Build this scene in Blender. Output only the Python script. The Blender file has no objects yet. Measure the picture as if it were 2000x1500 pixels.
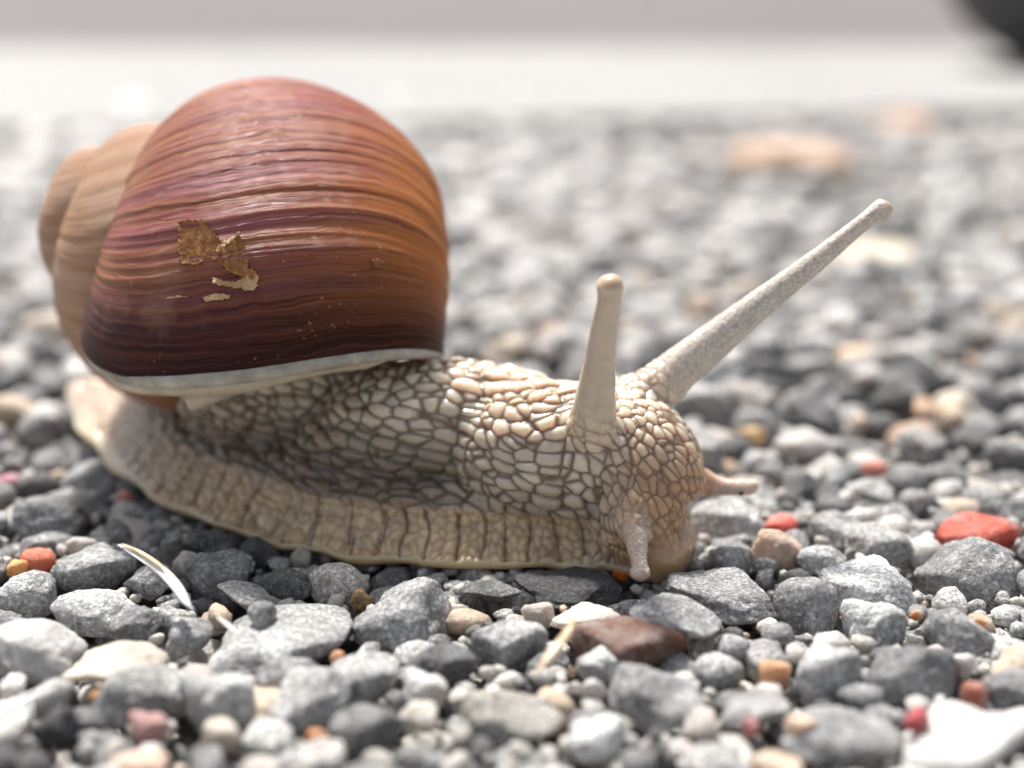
import bpy, math, random
import numpy as np
from mathutils import Vector, Matrix, Quaternion, noise as mnoise

# ------------------------------------------------------------------ camera, sky, sun
S = 0.01                      # everything below is written in centimetres, the scene is in metres
CAM_H, CAM_Y = 5.7, -12.8
PITCH = math.radians(16.9)
FPX = 2800.0                  # focal length in photo pixels (2000 wide)
scene = bpy.context.scene
COL = scene.collection
rng = np.random.default_rng(7)
random.seed(7)

cam = bpy.data.cameras.new('camera')
cam.sensor_width = 36.0
cam.lens = 36.0 * FPX / 2000.0
cam.clip_start, cam.clip_end = 0.005, 2000.0
cam.dof.use_dof = True
cam.dof.focus_distance = 13.12 * S
cam.dof.aperture_fstop = 10.8
cam_o = bpy.data.objects.new('camera', cam)
cam_o.location = (0, CAM_Y * S, CAM_H * S)
cam_o.rotation_euler = (math.pi / 2 - PITCH, 0, 0)
COL.objects.link(cam_o)
scene.camera = cam_o

SUN_EL, SUN_AZ = math.radians(62), math.radians(-20)     # azimuth from +Y (behind the snail), negative = from the left
sun_dir = Vector((math.sin(SUN_AZ) * math.cos(SUN_EL), math.cos(SUN_AZ) * math.cos(SUN_EL), math.sin(SUN_EL)))
world = bpy.data.worlds.new('World')
scene.world = world
world.use_nodes = True
wn = world.node_tree
for n in list(wn.nodes):
    wn.nodes.remove(n)
sky = wn.nodes.new('ShaderNodeTexSky')
sky.sky_type = 'NISHITA'
sky.sun_disc = False
sky.sun_elevation = SUN_EL
sky.sun_rotation = SUN_AZ
sky.dust_density = 4.0
sky.air_density = 1.0
sky.ozone_density = 0.6
bg = wn.nodes.new('ShaderNodeBackground')
bg.inputs['Strength'].default_value = 0.10
wo = wn.nodes.new('ShaderNodeOutputWorld')
hz = wn.nodes.new('ShaderNodeHueSaturation')      # thin bright haze over the whole sky
hz.inputs['Saturation'].default_value = 0.42
wn.links.new(sky.outputs[0], hz.inputs['Color'])
wn.links.new(hz.outputs[0], bg.inputs['Color'])
wn.links.new(bg.outputs[0], wo.inputs['Surface'])
sun = bpy.data.lights.new('sun', 'SUN')
sun.energy = 4.3
sun.angle = math.radians(5.0)
sun.color = (1.0, 0.955, 0.9)
sun_o = bpy.data.objects.new('sun', sun)
sun_o.rotation_euler = (-sun_dir).to_track_quat('-Z', 'Y').to_euler()
sun_o.location = sun_dir * 3
COL.objects.link(sun_o)

scene.view_settings.view_transform = 'Standard'
scene.view_settings.look = 'None'
scene.view_settings.gamma = 1.0
scene.view_settings.use_curve_mapping = False
scene.view_settings.exposure = 0.66
scene.cycles.max_bounces = 8
scene.cycles.use_denoising = True

# ------------------------------------------------------------------ helpers
CAMP = np.array([0, CAM_Y, CAM_H])
FWD = np.array([0, math.cos(PITCH), -math.sin(PITCH)])
UPV = np.array([0, math.sin(PITCH), math.cos(PITCH)])
RGT = np.array([1.0, 0, 0])

def ray(px, py):
    return RGT * (px - 1000) / FPX + FWD + UPV * (750 - py) / FPX

def at_depth(px, py, d):
    return CAMP + ray(px, py) * d

def at_z(px, py, z=0.0):
    r = ray(px, py)
    return CAMP + r * ((z - CAM_H) / r[2])

def project(p):
    v = np.asarray(p, float) - CAMP
    d = v @ FWD
    return 1000 + FPX * (v @ RGT) / d, 750 - FPX * (v @ UPV) / d, d

def link(name, me, mat=None, parent=None, smooth=True):
    o = bpy.data.objects.new(name, me)
    COL.objects.link(o)
    if mat is not None and not me.materials:
        me.materials.append(mat)
    if parent is not None:
        o.parent = parent
    return o

def mesh_np(name, V, F, smooth=True):
    """V (n,3) in cm, F (m,k) with one k"""
    V = np.asarray(V, np.float32) * S
    F = np.asarray(F, np.int32)
    me = bpy.data.meshes.new(name)
    m, k = F.shape
    me.vertices.add(len(V))
    me.vertices.foreach_set('co', V.ravel())
    me.loops.add(m * k)
    me.loops.foreach_set('vertex_index', F.ravel())
    me.polygons.add(m)
    me.polygons.foreach_set('loop_start', np.arange(0, m * k, k, dtype=np.int32))
    if smooth:
        me.polygons.foreach_set('use_smooth', np.ones(m, bool))
    me.update(calc_edges=True)
    me.validate()
    return me

def set_color(me, name, C):
    C = np.asarray(C, np.float32)
    if C.shape[1] == 3:
        C = np.hstack([C, np.ones((len(C), 1), np.float32)])
    a = me.color_attributes.new(name, 'FLOAT_COLOR', 'POINT')
    a.data.foreach_set('color', C.ravel())

def set_vec(me, name, C):
    a = me.attributes.new(name, 'FLOAT_VECTOR', 'POINT')
    a.data.foreach_set('vector', np.asarray(C, np.float32).ravel())

def tag(o, label=None, cat=None, group=None, kind=None):
    if label: o['label'] = label
    if cat: o['category'] = cat
    if group: o['group'] = group
    if kind: o['kind'] = kind
    return o

def sstep(a, b, x):
    t = np.clip((x - a) / (b - a), 0, 1)
    return t * t * (3 - 2 * t)

def catmull(P, n):
    P = np.asarray(P, float)
    m = len(P)
    t = np.linspace(0, m - 1, n)
    i = np.clip(t.astype(int), 0, m - 2)
    f = (t - i)[:, None]
    g = lambda k: P[np.clip(k, 0, m - 1)]
    p0, p1, p2, p3 = g(i - 1), g(i), g(i + 1), g(i + 2)
    return 0.5 * (2 * p1 + (p2 - p0) * f + (2 * p0 - 5 * p1 + 4 * p2 - p3) * f ** 2 + (3 * p1 - p0 - 3 * p2 + p3) * f ** 3)

def hash3(I, seed):
    I = I.astype(np.int64)
    h = (I[..., 0] * 73856093) ^ (I[..., 1] * 19349663) ^ (I[..., 2] * 83492791) ^ (seed * 2654435761)
    h = (h ^ (h >> 13)) * 1274126177
    h &= 0xffffffff
    out = []
    for k in range(3):
        h = (h * 1664525 + 1013904223) & 0xffffffff
        g = h ^ (h >> 15)
        out.append((g & 0xffff) / 65535.0)
    return np.stack(out, -1)

def worley(P, seed=0, jit=0.9):
    """F1, F2 and a random number of the nearest cell, for points P (n,3)"""
    B = np.floor(P).astype(np.int64)
    f1 = np.full(len(P), 9.0); f2 = np.full(len(P), 9.0); cid = np.zeros(len(P))
    for dx in (-1, 0, 1):
        for dy in (-1, 0, 1):
            for dz in (-1, 0, 1):
                C = B + np.array([dx, dy, dz])
                r = hash3(C, seed)
                q = C + 0.5 + (r - 0.5) * jit
                d = np.sqrt(((P - q) ** 2).sum(1))
                near = d < f1
                f2 = np.where(near, f1, np.minimum(f2, d))
                cid = np.where(near, r[:, 0], cid)
                f1 = np.where(near, d, f1)
    return f1, f2, cid

def vnoise(P, seed=0):
    """value noise, 0..1"""
    B = np.floor(P).astype(np.int64)
    f = P - B
    f = f * f * (3 - 2 * f)
    out = np.zeros(len(P))
    for dx in (0, 1):
        for dy in (0, 1):
            for dz in (0, 1):
                w = (f[:, 0] if dx else 1 - f[:, 0]) * (f[:, 1] if dy else 1 - f[:, 1]) * (f[:, 2] if dz else 1 - f[:, 2])
                out += w * hash3(B + np.array([dx, dy, dz]), seed)[:, 1]
    return out

# ------------------------------------------------------------------ material helpers
class M:
    def __init__(self, name):
        self.m = bpy.data.materials.new(name)
        self.m.use_nodes = True
        self.t = self.m.node_tree
        self.b = self.t.nodes['Principled BSDF']
        self.out = self.t.nodes['Material Output']
    def n(self, kind, **kw):
        x = self.t.nodes.new('ShaderNode' + kind)
        for k, v in kw.items():
            if k.startswith('i_'):
                x.inputs[k[2:].replace('_', ' ')].default_value = v
            else:
                setattr(x, k, v)
        return x
    def l(self, a, b):
        self.t.links.new(a, b)
    def pos(self, scale):
        g = self.n('NewGeometry')
        v = self.n('VectorMath', operation='SCALE')
        v.inputs['Scale'].default_value = scale
        self.l(g.outputs['Position'], v.inputs[0])
        return v.outputs[0]
    def noise(self, vec, scale, detail=4, rough=0.6, out='Fac'):
        x = self.n('TexNoise')
        x.inputs['Scale'].default_value = scale
        x.inputs['Detail'].default_value = detail
        x.inputs['Roughness'].default_value = rough
        if vec is not None: self.l(vec, x.inputs['Vector'])
        return x.outputs[out]
    def ramp(self, fac, stops, interp='LINEAR'):
        r = self.n('ValToRGB')
        r.color_ramp.interpolation = interp
        e = r.color_ramp.elements
        while len(e) < len(stops): e.new(0.5)
        for el, (p, c) in zip(e, stops):
            el.position = p
            el.color = (c, c, c, 1) if isinstance(c, (int, float)) else (*c, 1)
        self.l(fac, r.inputs[0])
        return r.outputs['Color']
    def mix(self, fac, a, b, blend='MIX'):
        x = self.n('Mix', data_type='RGBA', blend_type=blend)
        for s, v in ((x.inputs[0], fac), (x.inputs[6], a), (x.inputs[7], b)):
            if hasattr(v, 'node'): self.l(v, s)
            elif isinstance(v, (int, float)): s.default_value = v if s == x.inputs[0] else (v, v, v, 1)
            else: s.default_value = (*v, 1)
        return x.outputs[2]
    def math(self, op, a, b=0.0, clamp=False):
        x = self.n('Math', operation=op, use_clamp=clamp)
        for s, v in ((x.inputs[0], a), (x.inputs[1], b)):
            if hasattr(v, 'node'): self.l(v, s)
            else: s.default_value = v
        return x.outputs[0]
    def bump(self, h, strength, dist_cm, prev=None):
        x = self.n('Bump')
        x.inputs['Strength'].default_value = strength
        x.inputs['Distance'].default_value = dist_cm * S
        self.l(h, x.inputs['Height'])
        if prev is not None: self.l(prev, x.inputs['Normal'])
        return x.outputs[0]
    def set(self, **kw):
        for k, v in kw.items():
            s = self.b.inputs[k.replace('_', ' ')]
            if hasattr(v, 'node'): self.l(v, s)
            else: s.default_value = (*v, 1) if isinstance(v, tuple) and s.type == 'RGBA' else v
        return self.m

def stone_color_source(m, src):
    if src == 'object':
        oi = m.n('ObjectInfo')
        return oi.outputs['Color']
    a = m.n('Attribute', attribute_name='tone')
    return a.outputs['Color']

def mat_rock(name, src):
    """dull speckled gravel: mineral grains, darker patches, rough broken surface"""
    m = M(name)
    base = stone_color_source(m, src)
    p = m.pos(100.0)
    patch = m.noise(p, 1.3, 4, 0.62)
    grain = m.noise(p, 24.0, 3, 0.7)
    vor = m.n('TexVoronoi', feature='F1')
    vor.inputs['Scale'].default_value = 16.0
    m.l(p, vor.inputs['Vector'])
    dark = m.ramp(patch, [(0.34, 0.5), (0.5, 0.95), (0.66, 1.3)])
    c = m.mix(1.0, base, dark, 'MULTIPLY')
    g = m.ramp(grain, [(0.3, 0.3), (0.46, 0.85), (0.56, 1.1), (0.70, 2.3)])
    c = m.mix(0.85, c, g, 'MULTIPLY')
    v2 = m.ramp(vor.outputs['Color'], [(0.0, 0.62), (0.55, 1.0), (0.85, 1.1), (0.93, 1.75)])
    c = m.mix(0.55, c, v2, 'MULTIPLY')
    h1 = m.noise(p, 5.0, 6, 0.68)
    h2 = m.noise(p, 30.0, 3, 0.7)
    n1 = m.bump(h1, 1.0, 0.11)
    n2 = m.bump(h2, 0.9, 0.02, n1)
    rough = m.ramp(vor.outputs['Distance'], [(0.0, 0.42), (0.6, 0.72)])
    return m.set(Base_Color=c, Roughness=rough, Normal=n2, Specular_IOR_Level=0.45)

def mat_quartz(name, src):
    """pale or coloured translucent pebble: smooth, waxy, faint veins"""
    m = M(name)
    base = stone_color_source(m, src)
    p = m.pos(100.0)
    a = m.noise(p, 2.4, 5, 0.65)
    f = m.noise(p, 18.0, 3, 0.6)
    c = m.mix(1.0, base, m.ramp(a, [(0.3, 0.74), (0.5, 1.0), (0.7, 1.12)]), 'MULTIPLY')
    c = m.mix(0.6, c, m.ramp(f, [(0.3, 0.7), (0.5, 1.0), (0.7, 1.15)]), 'MULTIPLY')
    grime = m.ramp(m.noise(p, 3.2, 6, 0.72), [(0.48, 0.0), (0.66, 0.6)])
    c = m.mix(grime, c, (.36, .34, .32))
    c = m.mix(m.ramp(m.noise(p, 11.0, 5, 0.75), [(0.56, 0.0), (0.68, 0.7)]), c, m.mix(0.6, c, (.10, .085, .075)))
    n = m.bump(m.noise(p, 4.5, 6, 0.66), 0.9, 0.09)
    n = m.bump(f, 0.35, 0.012, n)
    return m.set(Base_Color=c, Roughness=0.46, Normal=n, Subsurface_Weight=0.35,
                 Subsurface_Radius=(0.0022, 0.0018, 0.0014), Subsurface_Scale=1.0, Specular_IOR_Level=0.4)

ROCK_O, ROCK_S = mat_rock('rock', 'object'), mat_rock('rock_bed', 'attr')
QUARTZ_O, QUARTZ_S = mat_quartz('quartz', 'object'), mat_quartz('quartz_bed', 'attr')

# ------------------------------------------------------------------ setting: ground, paving, road
def slab(name, x0, x1, y0, y1, z, mat, nx=2, ny=2):
    xs, ys = np.linspace(x0, x1, nx), np.linspace(y0, y1, ny)
    V = np.array([(x, y, z) for y in ys for x in xs])
    F = [(j * nx + i, j * nx + i + 1, (j + 1) * nx + i + 1, (j + 1) * nx + i) for j in range(ny - 1) for i in range(nx - 1)]
    return link(name, mesh_np(name, V, F), mat)

m = M('grit')
p = m.pos(100.0)
c = m.ramp(m.noise(p, 9.0, 5, 0.75), [(0.3, (0.14, 0.13, 0.12)), (0.5, (0.34, 0.32, 0.295)), (0.68, (0.58, 0.555, 0.52))])
GRIT = m.set(Base_Color=c, Roughness=0.9, Normal=m.bump(m.noise(p, 7.0, 5, 0.7), 1.0, 0.12))
m = M('concrete')
p = m.pos(100.0)
c = m.ramp(m.noise(p, 0.06, 7, 0.75), [(0.3, (0.24, 0.237, 0.232)), (0.7, (0.34, 0.336, 0.33))])
CONCRETE = m.set(Base_Color=c, Roughness=0.85, Normal=m.bump(m.noise(p, 3.0, 5, 0.7), 0.5, 0.1))
m = M('asphalt')
p = m.pos(100.0)
c = m.ramp(m.noise(p, 0.03, 7, 0.75), [(0.3, (0.11, 0.104, 0.103)), (0.7, (0.165, 0.156, 0.155))])
ASPHALT = m.set(Base_Color=c, Roughness=0.9, Normal=m.bump(m.noise(p, 2.0, 5, 0.7), 0.6, 0.3))

GROUND_Z = -0.62
tag(slab('ground', -20000, 20000, -20000, 20000, GROUND_Z, GRIT, 3, 3), kind='structure')

# ------------------------------------------------------------------ stones: prototypes
def ico(sub):
    import bmesh
    bm = bmesh.new()
    bmesh.ops.create_icosphere(bm, subdivisions=sub, radius=1.0)
    V = np.array([v.co[:] for v in bm.verts]); F = np.array([[v.index for v in f.verts] for f in bm.faces])
    bm.free()
    return V, F

ICO = {k: ico(k) for k in (1, 2, 3, 4, 5)}

def rock_shape(sub, seed, round_=0.5, rough=0.05):
    """broken, edge-worn stone in the unit ball: a soft-cut polyhedron with noise"""
    r = np.random.default_rng(1000 + seed)
    D, F = ICO[sub]
    D = D / np.linalg.norm(D, axis=1)[:, None]
    nrm = r.normal(size=(13, 3)); nrm /= np.linalg.norm(nrm, axis=1)[:, None]
    nrm = np.vstack([nrm, [[0, 0, -1.0]]])
    dist = r.uniform(0.62, 0.95, len(nrm))
    c = D @ nrm.T
    t = np.where(c > 0.05, dist / np.maximum(c, 0.05), 9.0)
    t = np.minimum(t, 1.25)
    k = 26.0 * (1 - round_) + 8.0
    rad = -np.log(np.exp(-k * t).sum(1) + math.exp(-k * 1.15)) / k
    rad = rad + 0.12
    for fr, am in ((1.7, 0.20), (3.6, 0.13), (7.5, rough * 1.5), (15.0, rough * 0.7)):
        rad = rad + am * (vnoise(D * fr + seed * 7.31, seed) - 0.5)
    V = D * rad[:, None]
    lo, hi = V.min(0), V.max(0)
    V = (V - (lo + hi) / 2) / ((hi - lo) / 2)
    return V, F

NP = 14
PROTO_V = {4: [rock_shape(4, i, 0.0 + 0.5 * (i % 4) / 3, 0.05) for i in range(NP)],
           3: [rock_shape(3, i, 0.0 + 0.5 * (i % 4) / 3, 0.05) for i in range(NP)],
           2: [rock_shape(2, i, 0.0 + 0.5 * (i % 4) / 3, 0.05) for i in range(NP)],
           1: [rock_shape(1, i, 0.3, 0.05) for i in range(NP)]}
_proto_mesh = {}
def proto(i, sub, mat):
    key = (i, sub, mat.name)
    if key not in _proto_mesh:
        V, F = PROTO_V[sub][i]
        me = mesh_np('stone_shape', V / S * 1.0, F)     # unit sized: scaled by the object
        me.materials.append(mat)
        _proto_mesh[key] = me
    return _proto_mesh[key]

# ------------------------------------------------------------------ gravel packing on a height map
GX0, GX1, GY0, GY1, CELL = -26.0, 26.0, -8.0, 46.0, 0.07
HW, HH = int((GX1 - GX0) / CELL), int((GY1 - GY0) / CELL)
H = np.full((HH, HW), GROUND_Z)
HERO = np.zeros((HH, HW), bool)
BLOCK = np.full((HH, HW), 9.0)       # highest top allowed (under the snail)

# near edge of the foot on the ground, read from the photograph, tail to head
FOOT_PX = [(118, 742, 0.55), (142, 815, 0.42), (205, 893, 0.30), (300, 965, 0.22), (430, 1017, 0.18), (560, 1058, 0.16), (720, 1082, 0.15),
           (900, 1092, 0.15), (1060, 1092, 0.15), (1180, 1100, 0.14), (1262, 1108, 0.14)]
EDGE = catmull([at_z(*q) for q in FOOT_PX], 60)
FW = np.interp(np.linspace(0, 1, 60), [0, .1, .25, .45, .65, .8, .92, 1], [.22, .66, 1.0, 1.24, 1.24, 1.12, .85, .5])
T = np.gradient(EDGE[:, :2], axis=0); T /= np.linalg.norm(T, axis=1)[:, None]
for _ in range(6):
    T[1:-1] = (T[:-2] + 2 * T[1:-1] + T[2:]) / 4
T /= np.linalg.norm(T, axis=1)[:, None]
NRM = np.stack([-T[:, 1], T[:, 0]], 1)          # away from the camera
MID = EDGE.copy(); MID[:, :2] += NRM * FW[:, None]
for _ in range(8):
    MID[1:-1] = (MID[:-2] + 2 * MID[1:-1] + MID[2:]) / 4

gy, gx = np.mgrid[0:HH, 0:HW]
GXc, GYc = GX0 + (gx + .5) * CELL, GY0 + (gy + .5) * CELL
sel = (GXc > -8) & (GXc < 4) & (GYc > -2) & (GYc < 9)
P2 = np.stack([GXc[sel], GYc[sel]], 1)
dd = np.linalg.norm(P2[:, None, :] - MID[None, :, :2], axis=2)
k = dd.argmin(1)
ins = dd[np.arange(len(k)), k] < FW[k] + 0.06
b = np.full(len(k), 9.0); b[ins] = MID[k[ins], 2] - 0.10
BLOCK[sel] = b

class Stone:
    __slots__ = ('x', 'y', 'z', 'a', 'b', 'c', 'yaw', 'tilt', 'col', 'quartz', 'pi', 'label', 'hero', 'name', 'cat', 'group')

def window(x, y, a, b, yaw):
    r = max(a, b)
    i0, i1 = max(0, int((x - r - GX0) / CELL)), min(HW, int((x + r - GX0) / CELL) + 1)
    j0, j1 = max(0, int((y - r - GY0) / CELL)), min(HH, int((y + r - GY0) / CELL) + 1)
    if i1 - i0 < 1 or j1 - j0 < 1: return None
    X, Y = GXc[j0:j1, i0:i1] - x, GYc[j0:j1, i0:i1] - y
    ca, sa = math.cos(yaw), math.sin(yaw)
    q = ((X * ca + Y * sa) / a) ** 2 + ((-X * sa + Y * ca) / b) ** 2
    return slice(j0, j1), slice(i0, i1), q

stones = []
def drop(x, y, a, b, c, yaw, pen=0.35, z=None, hero=False, ztop=None):
    w = window(x, y, a, b, yaw)
    if w is None: return None
    sj, si, q = w
    ok = q < 0.9
    if not ok.any(): return None
    e = c * np.sqrt(np.clip(1 - q, 0, 1))
    if z is None:
        z = np.percentile((H[sj, si] + e)[ok], 88) - pen * c
    return z, sj, si, q, e

def settle(d):
    z, sj, si, q, e = d
    H[sj, si] = np.where(q < 1, np.maximum(H[sj, si], z + e), H[sj, si])

GREYS = [(0.30, .30, .30), (0.24, .24, .242), (0.36, .358, .352), (0.20, .20, .202), (0.42, .415, .405), (0.27, .268, .264)]
def tone(r):
    u = r.random()
    if u < 0.66:
        g = GREYS[r.integers(len(GREYS))]
        k = r.uniform(0.95, 1.5)
        return tuple(v * k for v in g), False, 'grey'
    if u < 0.76: return tuple(np.array((0.12, .12, .122)) * r.uniform(.7, 1.2)), False, 'dark'
    if u < 0.905:
        k = r.uniform(.85, 1.1)
        return (0.62 * k, .6 * k, .57 * k), bool(r.random() < .6), 'pale'
    if u < 0.957: return (0.55, .44, .33), True, 'tan'
    if u < 0.972: return (0.44, .30, .2), r.random() < .5, 'orange'
    return (0.46, .42, .39), True, 'tan'

def half_width(y):
    return (y - CAM_Y) * 1000 / FPX * 1.28 + 2.5

def add_stone(x, y, z, a, b, c, yaw, col, quartz, name='gravel_stone', label=None, hero=False, cat='stone', group=None, pi=None, tilt=None):
    s = Stone()
    s.x, s.y, s.z, s.a, s.b, s.c, s.yaw = x, y, z, a, b, c, yaw
    s.tilt = (rng.normal(0, .22), rng.normal(0, .22)) if tilt is None else tilt
    s.col, s.quartz, s.label, s.hero, s.name, s.cat, s.group = col, quartz, label, hero, name, cat, group
    s.pi = int(rng.integers(NP)) if pi is None else pi
    stones.append(s)
    return s

def fill(n, y0, y1, amin, amax, tries, ztop, pen=.35, small_bias=1.6, grit=False):
    ymid = np.sqrt(rng.uniform((y0 - CAM_Y) ** 2, (y1 - CAM_Y) ** 2, n)) + CAM_Y
    for y in ymid:
        hw = half_width(y)
        a = amin + (amax - amin) * rng.random() ** small_bias
        b = a * rng.uniform(.62, .95); c = a * rng.uniform(.5, .78)
        best = None
        for _ in range(tries):
            x = rng.uniform(-hw, hw); yy = y + rng.uniform(-1, 1)
            yaw = rng.uniform(0, math.pi)
            jj, ii = int((yy - GY0) / CELL), int((x - GX0) / CELL)
            if not (0 <= jj < HH and 0 <= ii < HW) or HERO[jj, ii]: continue
            d = drop(x, yy, a, b, c, yaw, pen)
            if d is None: continue
            z = d[0]
            if z + c > ztop: continue
            if (z + c > BLOCK[d[1], d[2]][d[3] < 1].min()): continue
            if HERO[d[1], d[2]][d[3] < 1].mean() > (0.12 if y < 3.2 else 0.3): continue
            if best is None or z < best[0][0]: best = (d, x, yy, yaw)
        if best is None: continue
        d, x, yy, yaw = best
        settle(d)
        col, qz, kind = tone(rng)
        haze_mix = float(sstep(3, 19, yy)) * (0.52 + 0.42 * float(sstep(8, -8, x)))     # bright haze painted into the stone colours, stronger far off and at left
        col = tuple(v * (1 - haze_mix) + w_ * haze_mix for v, w_ in zip(col, (.70, .685, .67)))
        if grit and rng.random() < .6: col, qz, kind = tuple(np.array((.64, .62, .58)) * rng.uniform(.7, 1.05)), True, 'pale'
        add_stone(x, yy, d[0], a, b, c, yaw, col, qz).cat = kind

# bed
fill(1800, -4.8, 12, 0.16, 0.42, 3, 0.02)
fill(2800, 12, 44, 0.3, 0.7, 2, 0.05)

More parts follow.
